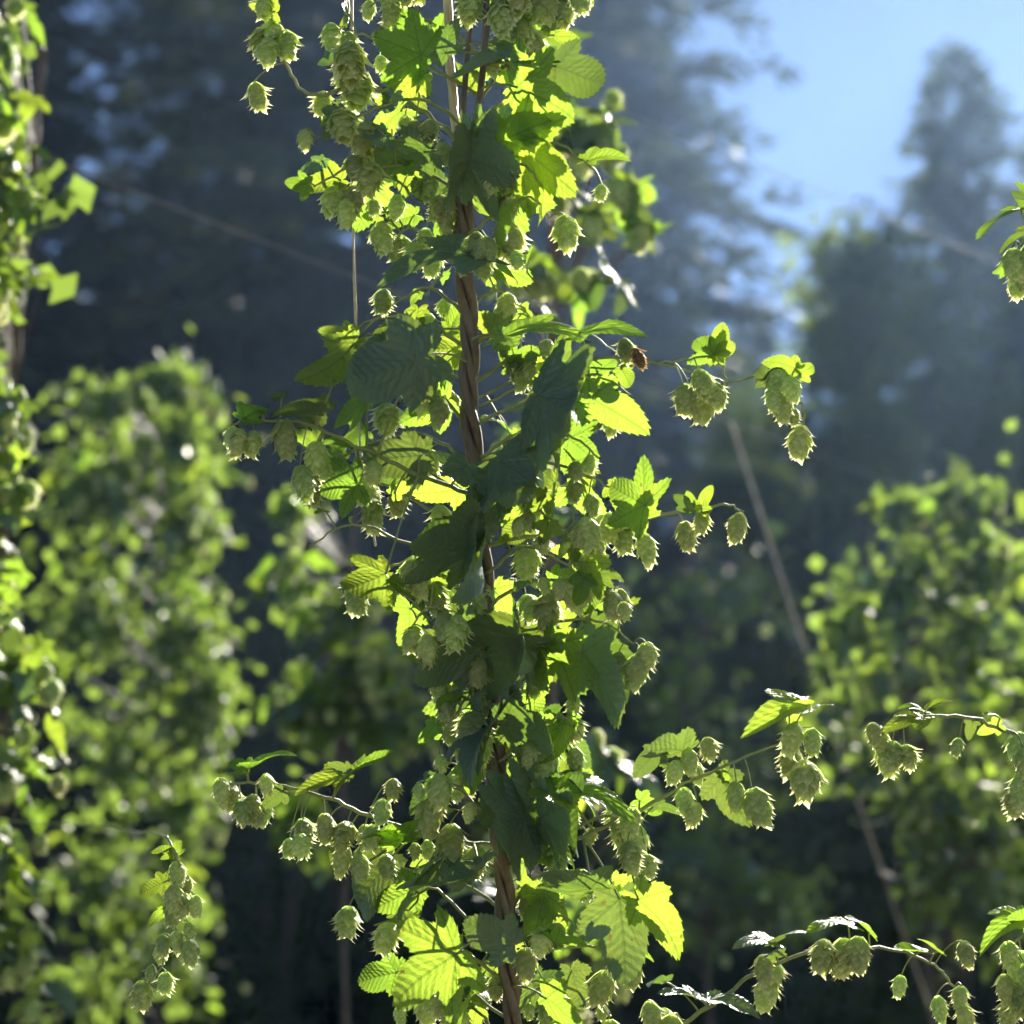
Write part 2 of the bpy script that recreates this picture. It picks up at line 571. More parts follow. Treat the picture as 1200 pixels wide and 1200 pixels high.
def conifer(px, d, top_y, spread, label, mat, seed, low=0.4, droop=.35, dens=1.0, ragged=.35, group="conifers behind the hop yard"):
    r = np.random.RandomState(seed)
    base, H = stand(px, top_y, d)
    t = thing("conifer_tree", base, label, "tree", group)
    mb = MB()
    mb.tube([base + Vector((0, 0, -.15)), base + Vector((.05, 0, H * .4)), base + Vector((0, .05, H * .75)), base + Vector((0, 0, H * .985))],
            [H * .017, H * .012, H * .006, .012], 8)
    C, A, B = [], [], []
    z = low
    while z < H * .985:
        f = 1 - (z - low) / (H - low)
        Lr = spread * (f ** .8) * .98 + .10
        nb = max(4, int((5 + 5 * f) * dens))
        for b in range(nb):
            az = r.uniform(0, 2 * math.pi)
            L = Lr * (1 + r.uniform(-ragged, ragged))
            rise = r.uniform(.0, .25) - .05 + .25 * (1 - f)
            nt = max(5, int(L * 17 * dens))
            tt = r.uniform(.12, 1.0, nt) ** .8
            dirv = np.array([math.cos(az), math.sin(az), 0]); per = np.array([-math.sin(az), math.cos(az), 0])
            p = np.outer(tt * L, dirv)
            p[:, 2] = z + L * (rise * tt - droop * tt ** 2)
            side = np.where(r.rand(nt) < .5, -1, 1) * r.uniform(.4, 1.0, nt)
            ln = r.uniform(.14, .34, nt) * (1.15 - .45 * tt) * (0.6 + .4 * f)
            ad = unit(dirv * r.uniform(.4, 1.1, (nt, 1)) + per * side[:, None] + np.stack([np.zeros(nt), np.zeros(nt), r.uniform(-.75, .15, nt)], 1))
            c = p + ad * ln[:, None] * .9 + r.normal(0, .05, (nt, 3))
            wv = unit(np.cross(ad, r.normal(0, 1, (nt, 3))))
            C.append(c); A.append(ad * ln[:, None]); B.append(wv * (ln * r.uniform(.22, .40, nt))[:, None])
            if L > .5 and b % 2 == 0:
                mb.tube([base + Vector((0, 0, z)), base + Vector((dirv[0] * L * .5, dirv[1] * L * .5, z + L * (rise * .5 - droop * .25))),
                         base + Vector((dirv[0] * L * .95, dirv[1] * L * .95, z + L * (rise * .95 - droop * .9)))], [.03 * f + .008, .018 * f + .005, .003], 4, False)
        z += r.uniform(.16, .30) * (0.5 + .5 * f) / dens
    link("trunk", mb.mesh("trunk", M['bark'], base), t, Matrix.Translation(base))
    C, A, B = (np.concatenate(q) for q in (C, A, B))
    link("crown", quads_mesh("crown", C, A, B, mat), t, Matrix.Translation(base))
    return t


def broad(name, px, d, top_y, rx, label, cat, mat, seed, n=9000, leaf=.07, stems=4, group=None, low=.1, lobes=14):
    r = np.random.RandomState(seed)
    base, H = stand(px, top_y, d)
    t = thing(name, base, label, cat, group)
    mb = MB()
    ctr = []
    for q in range(lobes):
        h = low + (H - low) * (.12 + .82 * (q + .5) / lobes) * r.uniform(.92, 1.04)
        f = h / H
        w_ = rx * math.sqrt(max(.08, 1 - (2 * f - .95) ** 2 * .8)) * .75
        a = r.uniform(0, 6.28)
        ctr.append((math.cos(a) * w_ * r.uniform(.2, 1), math.sin(a) * w_ * r.uniform(.2, 1), min(h, H * .93), rx * r.uniform(.34, .60)))
    for q in range(stems):
        x, y, z, _ = ctr[-1 - q * 2 % lobes]
        mb.tube([base + Vector((r.uniform(-.1, .1), r.uniform(-.1, .1), -.1)), base + Vector((x * .3, y * .3, z * .5)), base + Vector((x, y, z))],
                [.02 * H ** .7 + .01, .013 * H ** .7, .004], 6, False)
    C = []
    for x, y, z, q in ctr:
        m = n // lobes
        dv = unit(r.normal(0, 1, (m, 3))) * (r.uniform(0, 1, (m, 1)) ** .42) * q * np.array([1, 1, .85])
        dv *= 1 + .3 * r.normal(0, 1, (m, 1)) * .5
        C.append(dv + np.array([x, y, z]))
    C = np.concatenate(C); C = C[C[:, 2] > .03]
    m = len(C)
    # clumped: thin the crown by a smooth random field so gaps open
    fld = sum(np.sin(C @ r.normal(0, 2.6 / rx ** .5, 3) + r.uniform(0, 6)) for _ in range(5))
    C = C[(fld > -1.1) | (r.rand(m) < .25)]; m = len(C)
    ad = unit(r.normal(0, 1, (m, 3)) + np.array([0, 0, -.4])); wv = unit(np.cross(ad, r.normal(0, 1, (m, 3))))
    ln = leaf * r.uniform(.6, 1.3, (m, 1))
    link("trunk", mb.mesh("trunk", M['bark'], base), t, Matrix.Translation(base))
    link("crown", quads_mesh("crown", C, ad * ln, wv * ln * .55, mat), t, Matrix.Translation(base))
    return t


conifer(668, 28, -900, 3.6, "tall dark conifer with long ragged boughs edging the open blue sky", M['needle'], 1, ragged=.5, dens=1.15)
conifer(455, 24, -1150, 4.2, "tallest dark conifer standing directly behind the climbing hop bine", M['needle'], 2, dens=1.05, ragged=.45)
conifer(262, 30, -760, 3.5, "dark conifer with small sky gaps behind the bushy green hop column", M['needle'], 3, dens=1.0, ragged=.4)
conifer(-25, 27, -420, 3.1, "dark conifer behind the leafy hop bine at the yard edge", M['needle'], 4, dens=1.2)
conifer(1138, 27, 36, 2.95, "pointed conifer rising alone into the sun glow", M['needle2'], 5, ragged=.5, dens=1.15)
conifer(1250, 25, 135, 2.8, "smaller conifer beside the pointed sunlit conifer", M['needle2'], 6, dens=1.2, ragged=.5)
conifer(880, 34, 345, 2.4, "short conifer in the gap under the open sky", M['needle2'], 7, dens=1.2)
conifer(560, 36, 150, 3.6, "conifer half hidden behind the two tallest dark conifers", M['needle'], 8)
conifer(120, 38, 180, 3.4, "low conifer behind the bushy green hop column", M['needle'], 9, dens=1.0)
broad("broadleaf_tree", 980, 21, 250, 1.3, "slim olive green broadleaf tree below the open sky", "tree", M['broad'], 21, 22000, .075, lobes=24)
broad("broadleaf_tree", 1070, 23, 300, 1.5, "wide broadleaf tree in front of the pointed conifer", "tree", M['broad'], 22, 20000, .075, lobes=22)
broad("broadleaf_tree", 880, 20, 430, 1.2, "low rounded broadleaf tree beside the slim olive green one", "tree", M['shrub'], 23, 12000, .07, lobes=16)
for i, (px, d, ty, rx, lab) in enumerate([
        (60, 13, 690, .95, "dark shrub behind the leafy hop bine at the yard edge"),
        (330, 15, 610, 1.1, "dark shrub in the shade behind the bushy hop column"),
        (520, 16, 640, 1.1, "dark shrub in the shade behind the climbing hop bine"),
        (730, 15, 650, 1.1, "dark shrub in the shade under the ragged conifer"),
        (880, 14, 700, .95, "dark shrub crossed by the slanting twine"),
        (1060, 15, 560, 1.2, "dark shrub behind the bushy hop column with the slanting twine beside it"),
        (1220, 16, 600, 1.2, "dark shrub below the smaller conifer")]):
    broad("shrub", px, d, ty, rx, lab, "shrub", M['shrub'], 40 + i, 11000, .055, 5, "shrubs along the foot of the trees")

# far wood that closes the gaps low between the trunks
r = np.random.RandomState(77)
n = 26000
X = r.uniform(-22, 22, n)
hgt = 6.3 + 1.6 * np.sin(X * .55 + 1) + 1.0 * np.sin(X * 1.7) - 1.4 * np.exp(-((X - 6.0) / 2.4) ** 2)
C = np.stack([X, 44 + r.normal(0, 1.2, n), hgt * r.uniform(0.0, 1, n) ** .8 + r.normal(0, .2, n)], 1)
ad = unit(r.normal(0, 1, (n, 3))); wv = unit(np.cross(ad, r.normal(0, 1, (n, 3)))); ln = r.uniform(.2, .5, (n, 1))
fo = link("far_wood", quads_mesh("far_wood", C, ad * ln, wv * ln * .6, M['needle']))
tag(fo, "far dark wood seen as one mass between the conifers", "wood", kind='stuff')

# ------------------------------------------------------------------ trellis wires and twines
def wire_through(p1, p2, h, label):
    a = ray(*p1); a = CAM + a * ((h - CAM.z) / a.z)
    b = ray(*p2); b = CAM + b * ((h - CAM.z) / b.z)
    dv = (b - a).normalized()
    mb = MB()
    pts = [a + dv * q for q in np.linspace(-9, 14, 24)]
    mb.tube(pts, .0026, 6)
    o = link("trellis_wire", mb.mesh("trellis_wire", M['wire'], pts[0]), None, Matrix.Translation(pts[0]))
    tag(o, label, "wire", "trellis wires over the hop yard")
    return a, b


wire_through((400, 0), (1150, 300), 4.6, "upper trellis wire running across the open blue sky")
wa, wb = wire_through((170, 230), (1080, 580), 3.3, "lower trellis wire with the slanting twine hanging from it")


def twine(name, pts, rad, label, strands=2, pitch=.03):
    pts = curve(pts, 14)
    mb = MB()
    L = 0; acc = [0]
    for i in range(1, len(pts)):
        L += (pts[i] - pts[i - 1]).length; acc.append(L)
    for q in range(strands):
        mb.tube([p + Vector((math.cos(acc[i] / pitch + q * 6.283 / strands), math.sin(acc[i] / pitch + q * 6.283 / strands), 0)) * rad * .5
                 for i, p in enumerate(pts)], [rad * U(.6, .8) for _ in pts], 5)
    o = link(name, mb.mesh(name, M['twine'], pts[0]), None, Matrix.Translation(pts[0]))
    tag(o, label, "twine", "climbing twines")
    return o


tdir = ray(857, 495); tw0 = CAM + tdir * ((3.3 - CAM.z) / tdir.z)
tw1, tw2 = P(938, 745, tw0.y * 1.02), P(1030, 1010, tw0.y * 1.035)
twine("twine", [tw0, tw1, tw2, tw2 + (tw2 - tw1) * (tw2.z / (tw1.z - tw2.z))], .0042,
      "slanting tan twine hanging from the lower trellis wire")
twine("twine", [P(412, -300, 2.09), P(413, 200, 2.06), P(419, 440, 2.05), P(424, 545, 2.05), P(440, 640, 2.03)], .0015,
      "thin hairy twine hanging beside the climbing hop bine")

# ------------------------------------------------------------------ hop bines
STAT = {'leaf': 0, 'cone': 0}


def put_leaf(parent, base, tip, normal, size, kind, mt, roll=0.0):
    STAT['leaf'] += 1
    return link("leaf", rng.choice(LEAF[kind, mt]), parent, leaf_matrix(base, tip, normal, size, roll))


def put_cone(parent, top, length, brown=False, lean=.25):
    STAT['cone'] += 1
    return link("cone", rng.choice(CONE_B if brown else CONE), parent, cone_matrix(top, length, lean))


def strands(mb, path, rad, k=3, pitch=.055, grow=None):
    acc = [0]
    for i in range(1, len(path)): acc.append(acc[-1] + (path[i] - path[i - 1]).length)
    for q in range(k):
        mb.tube([p + Vector((math.cos(a / pitch + q * 6.283 / k), math.sin(a / pitch + q * 6.283 / k), 0)) * rad * (1.0 if q else .7)
                 for p, a in zip(path, acc)], [rad * (.85 if q else .7)] * len(path), 6)


def nearest(pt, path):
    return min(path, key=lambda q: (q - pt).length_squared)


def stalk(a, b, sag=.18):
    """curved petiole from a to b"""
    m = (a + b) * .5 + Vector((0, 0, (b - a).length * sag))
    return [a * (1 - t) ** 2 + m * 2 * t * (1 - t) + b * t * t for t in (0, .2, .4, .6, .8, 1)]


px2m = lambda px, d: px * d / F

# ---- the climbing hop bine in focus
hop = thing("hop_bine", Vector((P(600, 1227).x + .02, 2.02, 0)), "tall climbing hop bine in sharp focus with twisted brown stem", "hop plant", "hop bines in the yard")
stem_px = [(542, 150), (543, 260), (549, 400), (553, 520), (565, 600), (567, 700), (575, 800), (581, 900), (587, 1000), (593, 1080), (599, 1200), (604, 1400)]
stem_pts = [P(x, y, 2.0) for x, y in stem_px] + [Vector((P(604, 1400).x + .03, 2.02, .5)), Vector((hop.location.x, 2.02, -.03))]
STEM = curve(stem_pts, 10)
mb = MB(); strands(mb, STEM, .0060, 3, .021)
thin = curve([P(573, -200, 1.985), P(570, 0, 1.985), P(565, 90, 1.985), P(553, 165, 1.985), P(541, 215, 1.995)], 6)
mb.tube(thin, .0034, 6)
mb.tube(curve([P(560, -260, 1.995), P(556, -60, 1.995), P(548, 60, 2.0), P(540, 170, 2.0), P(543, 260, 2.0)], 6), .0030, 6)
link("stem", mb.mesh("stem", M['stem'], hop.location), hop, Matrix.Translation(hop.location))
tw = twine("twine", [P(524, -420, 2.02), P(525, 0, 2.02), P(527, 70, 2.02), P(534, 150, 2.01), P(541, 260, 2.005)], .0042,
           "rough brown twine the climbing hop bine winds up", 3)


class Shoot:
    """a side shoot of a bine: its stem, petioles and pedicels are one mesh, leaves and cones its sub-parts"""

    def __init__(s, owner, pts, r0=.0022, r1=.0009, anchor=True):
        s.owner = owner
        s.path = curve(pts, 6)
        for q in s.path[2:-2]: q += Vector((U(-1, 1), U(-1, 1), U(-1, 1))) * .0016
        n = len(s.path)
        s.mb = MB()
        s.mb.tube(s.path, [r0 + (r1 - r0) * i / (n - 1) for i in range(n)], 6)
        s.leaves = []; s.cones = []

    def leaf(s, base, tip, normal, size, kind, mt, roll=0.0):
        s.mb.tube(stalk(nearest(base, s.path), base), [.0012, .001, .0009, .0009, .0009, .001], 5, False)
        s.leaves.append((base, tip, normal, size, kind, mt, roll))

    def cone(s, top, length, brown=False, lean=.25):
        s.mb.tube(stalk(nearest(top, s.path), top, .3), .0007, 5, False)
        s.cones.append((top, length, brown, lean))

    def build(s):
        o0 = s.path[0]
        o = link("side_shoot", s.mb.mesh("side_shoot", M['shoot'], o0), s.owner, Matrix.Translation(o0))
        for a in s.leaves: put_leaf(o, *a)
        for a in s.cones: put_cone(o, *a)
        return o


def facing(tilt=.35):
    """leaf upper side turned towards the light, with some scatter"""
    return (SUN * 1.0 + Vector((U(-tilt, tilt), U(-tilt, tilt), U(-tilt, tilt) + .1))).normalized()


def px_leaf(b, t, size, d, dtip=None):
    """base and tip pixel, true length in px; the rest of the length goes into depth"""
    pl = math.hypot(t[0] - b[0], t[1] - b[1])
    pb = P(b[0], b[1], d)
    dz = px2m(math.sqrt(max(0, size * size - pl * pl)), d)
    sg = (1 if rng.random() < .3 else -1) if dtip is None else dtip
    return pb, P(t[0], t[1], d + sg * dz), px2m(size, d)


# leaves read off the photograph: base px, tip px, length px, state (B lit through, D dark, M middling), kind, depth offset
LV = [
    (494, 64, 436, 40, 82, 'B', 'five', -.01), (522, 62, 490, 28, 55, 'D', 'three', -.03), (622, 72, 532, 60, 100, 'E', 'three', -.02),
    (552, 102, 546, 66, 48, 'B', 'simple', .03), (606, 102, 690, 130, 96, 'B', 'five', .0), (652, 78, 722, 106, 82, 'D', 'simple', -.04),
    (582, 168, 652, 142, 84, 'B', 'simple', .02), (604, 168, 682, 228, 104, 'B', 'five', .01), (548, 188, 622, 204, 96, 'D', 'five', -.05),
    (556, 186, 500, 205, 80, 'D', 'five', -.05), (497, 178, 432, 190, 78, 'D', 'simple', -.04), (630, 190, 656, 258, 72, 'B', 'three', .03),
    (565, 302, 455, 294, 118, 'E', 'three', -.05), (486, 392, 440, 372, 56, 'B', 'three', .02), (528, 386, 540, 352, 40, 'B', 'simple', .02),
    (488, 424, 388, 452, 116, 'D', 'simple', -.115), (415, 402, 362, 466, 86, 'B', 'simple', .02), (374, 482, 318, 470, 66, 'M', 'simple', -.01),
    (430, 470, 384, 492, 56, 'B', 'three', .01), (372, 524, 350, 508, 42, 'B', 'three', .0), (374, 524, 406, 510, 44, 'B', 'three', .0),
    (418, 566, 370, 576, 66, 'B', 'five', -.01), (492, 534, 420, 546, 78, 'M', 'simple', -.01), (462, 578, 484, 566, 26, 'B', 'simple', .0),
    (548, 545, 520, 580, 66, 'D', 'three', -.05), (586, 540, 622, 604, 104, 'D', 'five', -.06), (590, 394, 672, 370, 96, 'H', 'three', .0),
    (592, 394, 556, 368, 50, 'B', 'simple', .0), (680, 390, 753, 376, 82, 'H', 'simple', .0), (606, 425, 632, 402, 42, 'B', 'three', .02),
    (598, 430, 588, 412, 30, 'B', 'simple', .02), (676, 448, 690, 420, 44, 'B', 'simple', .02), (700, 436, 722, 418, 38, 'B', 'simple', .02),
    (728, 432, 742, 456, 36, 'B', 'simple', .02), (630, 464, 702, 500, 118, 'D', 'five', -.11), (692, 466, 760, 502, 82, 'B', 'simple', -.01),
    (666, 514, 706, 544, 54, 'B', 'three', .02), (650, 566, 620, 590, 46, 'B', 'three', .02), (668, 574, 708, 606, 58, 'B', 'simple', .02),
    (756, 592, 700, 562, 70, 'B', 'five', .0), (548, 646, 474, 612, 96, 'D', 'five', -.06), (544, 640, 574, 700, 108, 'D', 'simple', -.06),
    (526, 690, 496, 712, 50, 'B', 'three', .02), (452, 672, 400, 702, 72, 'B', 'three', .02), (604, 748, 578, 790, 96, 'D', 'five', -.06),
    (606, 748, 640, 780, 84, 'D', 'five', -.05), (640, 758, 690, 812, 76, 'B', 'three', .0), (682, 764, 750, 836, 112, 'D', 'simple', -.04),
    (688, 654, 694, 692, 52, 'B', 'five', .0), (686, 652, 650, 640, 44, 'B', 'simple', .0), (676, 708, 660, 730, 40, 'B', 'three', .02),
    (692, 620, 638, 642, 66, 'M', 'simple', -.02), (556, 764, 474, 792, 94, 'D', 'simple', -.03), (546, 776, 504, 796, 54, 'B', 'three', .03),
    (576, 850, 524, 880, 98, 'D', 'five', -.06), (592, 850, 668, 858, 90, 'D', 'three', -.05), (630, 864, 664, 892, 50, 'B', 'three', .02),
    (652, 838, 672, 852, 32, 'B', 'simple', .02), (472, 986, 430, 962, 68, 'B', 'three', .01), (650, 924, 742, 938, 98, 'H', 'three', .0),
    (614, 958, 560, 1000, 96, 'D', 'five', -.06), (634, 960, 692, 1000, 96, 'D', 'five', -.06), (692, 1042, 636, 1008, 88, 'D', 'three', -.04),
    (748, 1054, 802, 1112, 80, 'B', 'simple', -.02), (726, 1054, 736, 1150, 100, 'M', 'three', -.03), (534, 1118, 456, 1176, 118, 'B', 'five', -.04),
    (464, 1140, 414, 1150, 56, 'B', 'simple', -.02), (650, 1106, 690, 1098, 44, 'B', 'five', -.03), (502, 1028, 450, 1056, 78, 'D', 'three', -.04),
    (480, 1060, 454, 1096, 50, 'B', 'three', .0), (596, 1106, 534, 1080, 70, 'M', 'simple', -.04), (456, 1008, 406, 1068, 92, 'M', 'simple', .0),
    (560, 1160, 524, 1188, 60, 'B', 'three', -.01), (640, 1170, 690, 1196, 70, 'B', 'three', .0), (610, 1030, 640, 1054, 50, 'B', 'simple', .02),
    (520, 1010, 500, 1060, 80, 'D', 'five', -.05), (560, 1010, 548, 1050, 70, 'D', 'simple', -.05), (590, 500, 570, 480, 40, 'B', 'simple', .03),
    (615, 610, 590, 640, 50, 'B', 'simple', .03), (580, 690, 600, 720, 50, 'B', 'simple', .03), (520, 250, 550, 270, 42, 'B', 'three', .03),
    (470, 130, 440, 150, 50, 'B', 'three', .03), (480, 110, 500, 90, 40, 'B', 'three', .03), (415, 135, 372, 152, 50, 'M', 'simple', .0),
    (420, 580, 440, 610, 44, 'B', 'simple', .03), (560, 245, 590, 250, 40, 'B', 'three', .03),
    (505, 60, 470, 10, 62, 'B', 'three', .03), (610, 880, 590, 905, 48, 'B', 'three', .03), (690, 545, 660, 560, 46, 'B', 'three', .03),
]
# named side shoots: path px (with depth), cones (x, y of the top, length px), leaves like LV
SH = [
    dict(p=[(566, 640, 2.0), (660, 622, 1.99), (740, 610, 1.98), (800, 599, 1.97), (850, 592, 1.97), (872, 600, 1.97)],
         c=[(752, 624, 46), (800, 610, 40), (826, 597, 34), (867, 600, 42), (728, 612, 44), (714, 600, 40), (700, 622, 46)],
         l=[(806, 597, 792, 574, 28, 'M', 'simple', -.02), (822, 596, 834, 568, 30, 'B', 'simple', -.02), (812, 598, 806, 574, 24, 'B', 'simple', -.02),
            (756, 606, 716, 572, 52, 'B', 'three', -.01)]),
    dict(p=[(588, 1010, 2.0), (670, 985, 1.99), (745, 952, 1.97), (800, 920, 1.96), (860, 893, 1.96), (925, 868, 1.96)],
         c=[(829, 863, 32), (806, 876, 36), (794, 890, 34), (812, 890, 34), (800, 922, 36), (816, 940, 34), (880, 922, 54), (862, 915, 40), (932, 846, 46), (950, 852, 38),
            (930, 872, 46), (944, 890, 56), (952, 896, 40), (750, 968, 48), (742, 945, 40), (758, 1000, 32), (735, 985, 44)],
         l=[(945, 828, 868, 832, 82, 'H', 'three', -.01), (925, 838, 952, 818, 36, 'B', 'simple', .0), (800, 880, 742, 868, 66, 'D', 'simple', -.01),
            (770, 882, 748, 906, 40, 'D', 'simple', -.01), (845, 912, 880, 970, 62, 'M', 'simple', .01), (846, 912, 858, 900, 22, 'B', 'simple', -.01)]),
    dict(p=[(598, 1290, 2.0), (700, 1260, 1.97), (800, 1200, 1.95), (850, 1166, 1.94), (892, 1138, 1.94), (960, 1114, 1.94), (1030, 1110, 1.94), (1090, 1127, 1.94), (1112, 1150, 1.94), (1124, 1170, 1.94)],
         c=[(893, 1118, 40), (908, 1124, 44), (902, 1146, 44), (968, 1100, 46), (990, 1098, 50), (1008, 1096, 44), (982, 1108, 40), (1000, 1106, 38), (1056, 1142, 30), (1128, 1102, 36),
            (1126, 1154, 30), (1098, 1166, 36), (1128, 1176, 36), (760, 1172, 44), (775, 1180, 46), (790, 1188, 46), (1008, 1110, 34)],
         l=[(905, 1104, 862, 1092, 52, 'S', 'simple', -.01), (908, 1104, 936, 1080, 40, 'S', 'simple', -.01), (994, 1084, 944, 1074, 56, 'H', 'simple', -.01),
            (1018, 1092, 996, 1062, 44, 'H', 'simple', -.01), (1082, 1116, 1046, 1106, 44, 'H', 'simple', -.01), (1098, 1114, 1076, 1094, 40, 'H', 'simple', -.01),
            (815, 1170, 776, 1148, 50, 'S', 'simple', -.01), (830, 1172, 888, 1176, 60, 'S', 'simple', -.01), (778, 1150, 756, 1142, 34, 'D', 'simple', -.01),
            (910, 1122, 890, 1108, 36, 'M', 'simple', -.01)]),
    dict(p=[(585, 990, 2.0), (520, 985, 1.98), (440, 958, 1.96), (396, 940, 1.95), (350, 924, 1.95), (300, 918, 1.95), (262, 920, 1.95)],
         c=[(258, 910, 40), (270, 918, 36), (282, 936, 36), (312, 938, 34), (302, 944, 28), (352, 958, 36), (340, 982, 26), (386, 958, 34), (404, 988, 44), (420, 1000, 36), (408, 962, 40),
            (312, 906, 30), (462, 912, 30), (452, 936, 34), (440, 965, 36), (452, 1000, 34), (380, 952, 32), (300, 930, 34), (428, 965, 34), (352, 976, 34)],
         l=[(288, 902, 344, 874, 64, 'H', 'three', -.01), (290, 900, 268, 890, 28, 'B', 'simple', -.01), (412, 906, 460, 876, 62, 'H', 'simple', -.02), (408, 906, 392, 896, 28, 'M', 'simple', -.02),
            (398, 908, 346, 924, 56, 'H', 'simple', -.01), (330, 928, 312, 946, 30, 'D', 'simple', -.01), (468, 984, 432, 962, 60, 'B', 'three', -.02)]),
    dict(p=[(554, 580, 2.0), (500, 560, 1.98), (430, 528, 1.96), (360, 498, 1.95), (300, 492, 1.95), (272, 498, 1.95)],
         c=[(284, 502, 40), (298, 504, 36), (330, 490, 54), (372, 516, 46), (352, 545, 52), (362, 552, 48), (274, 500, 30), (430, 562, 36), (440, 540, 34)],
         l=[(372, 482, 320, 470, 60, 'M', 'simple', -.02), (310, 486, 298, 474, 28, 'B', 'simple', -.01), (286, 490, 312, 470, 34, 'B', 'three', -.01), (330, 466, 314, 462, 24, 'M', 'simple', .0)]),
    dict(p=[(543, 170, 2.0), (480, 120, 1.99), (420, 102, 1.98), (366, 112, 1.97), (338, 82, 1.97), (322, 40, 1.97), (318, -40, 1.97)],
         c=[(318, 22, 48), (304, 32, 44), (332, 36, 44), (316, 44, 40), (298, 96, 40), (310, -6, 36), (412, 48, 62), (420, 80, 58), (404, 70, 46), (382, 108, 36)],
         l=[(322, 14, 296, 4, 40, 'B', 'simple', -.01), (392, 62, 376, 84, 28, 'D', 'simple', .0)]),
    dict(p=[(571, -120, 1.985), (600, -60, 1.98), (650, -40, 1.97), (676, -20, 1.97)],
         c=[(676, -18, 44), (594, -12, 52), (606, -22, 50), (585, 4, 46), (556, -14, 48), (548, -6, 40), (470, -22, 34), (486, -30, 40)],
         l=[(640, -30, 660, -60, 50, 'B', 'three', .0)]),
    dict(r=.0013, p=[(552, 480, 2.0), (640, 440, 1.99), (712, 420, 1.98), (780, 424, 1.98), (832, 416, 1.97), (850, 440, 1.97), (846, 466, 1.97)],
         c=[(818, 432, 42), (806, 448, 44), (826, 452, 50), (842, 450, 36), (836, 446, 34), (732, 396, 36), (744, 408, 30), (800, 452, 38)],
         l=[(838, 416, 808, 390, 46, 'B', 'three', -.01), (840, 414, 848, 378, 38, 'B', 'simple', -.01), (838, 416, 862, 402, 34, 'B', 'simple', -.01)]),
    dict(r=.0012, p=[(552, 470, 2.02), (650, 430, 2.05), (760, 425, 2.04), (850, 445, 2.02), (900, 440, 1.99), (928, 452, 1.98), (942, 486, 1.98), (940, 500, 1.98)],
         c=[(912, 428, 40), (924, 440, 36), (906, 452, 38), (918, 460, 42), (938, 498, 46), (930, 478, 24)],
         l=[(932, 432, 894, 420, 40, 'B', 'simple', -.01), (938, 438, 956, 428, 30, 'B', 'simple', -.01), (900, 446, 880, 430, 34, 'D', 'simple', .0), (930, 458, 938, 466, 22, 'B', 'simple', .0)]),
]
DRK = []


def add_leaf(owner, spec, d0, shoots=None):
    bx, by, tx, ty, size, st, kind, dz = spec
    d = d0 + dz
    if st == 'S':                       # a leaf lying flat, its glossy face skimmed by the sun
        b, t, sz = px_leaf((bx, by), (tx, ty), size, d, -1)
        return b, t, (SUN + (CAM - b).normalized()).normalized(), sz, kind, 'mature_shade', U(-.06, .06)
    if st in 'HE':                      # a leaf held level, seen from below at a low angle
        b, t, sz = px_leaf((bx, by), (tx, ty), min(size, math.hypot(tx - bx, ty - by) * 1.12), d, -1)
        return b, t, Vector((U(-.2, .2), (-.75 if size > 75 else -.4) + U(-.2, .1), 1)).normalized(), sz, kind, 'young' if st == 'H' else 'mature_shade', U(-.15, .15)
    if size >= 66 and st == 'B': size = min(size, math.hypot(tx - bx, ty - by) * 1.1)
    b, t, sz = px_leaf((bx, by), (tx, ty), size, d)
    mt = {'B': 'young', 'M': 'mature_shade', 'D': 'mature_shade'}[st]  # dark and middling leaves carry their shade in the leaf colour
    return b, t, facing(.22 if st == 'D' or size > 75 else .5), sz, kind, mt, U(-.25, .25)


# the large leaves the sun shines through stand clear: no filler growth in their light or in front of them
CLEAR = []
LVP = []
for sp in LV:
    if sp[5] in 'BH' and sp[4] >= 66:
        sp = sp[:7] + (min(sp[7], -.02) - .045,)
    b, t, n, sz, kind, mt, roll = add_leaf(hop, sp, 2.0)
    LVP.append((sp, b, t, n, sz, kind, mt, roll))
    if sp[5] in 'BH' and sp[4] >= 66:
        CLEAR.append((b.lerp(b + (t - b).normalized() * sz, .45), sz * .40))


def clear(p, pad=0.0):
    for c_, r_ in CLEAR:
        q_ = p - c_
        for ax in (SUN, (CAM - c_).normalized()):
            k_ = q_.dot(ax)
            if k_ > -.01 and (q_ - ax * k_).length < r_ + pad: return False
    return True


SHOOTS = []
for q in SH:
    s_ = Shoot(hop, [P(*a) for a in q['p']], q.get('r', .0024), .0011)
    d0 = q['p'][-1][2]
    for sp in q['l']: s_.leaf(*add_leaf(hop, sp, d0))
    for x, y, L in q['c']:
        dd = d0 + U(-.025, .02)
        s_.cone(P(x + U(-1, 1), y, dd), px2m(L * .90, dd), (x, y) in ((744, 408),))
    SHOOTS.append(s_)

# generated side shoots that fill the body of the bine between the photographed outlines
OUT = [(-80, 420, 660), (0, 420, 680), (100, 385, 700), (200, 358, 680), (300, 395, 655), (400, 400, 745), (500, 370, 750), (600, 355, 765), (700, 390, 735),
       (800, 490, 730), (900, 490, 700), (1000, 410, 765), (1100, 450, 760), (1200, 480, 700), (1300, 480, 720)]


def outline(y):
    ys = [o[0] for o in OUT]
    return np.interp(y, ys, [o[1] for o in OUT]), np.interp(y, ys, [o[2] for o in OUT])


def stem_at(y):
    pp = [(573, -200), (570, 0), (565, 90), (553, 145)] + stem_px[1:]
    return float(np.interp(y, [p[1] for p in pp], [p[0] for p in pp]))


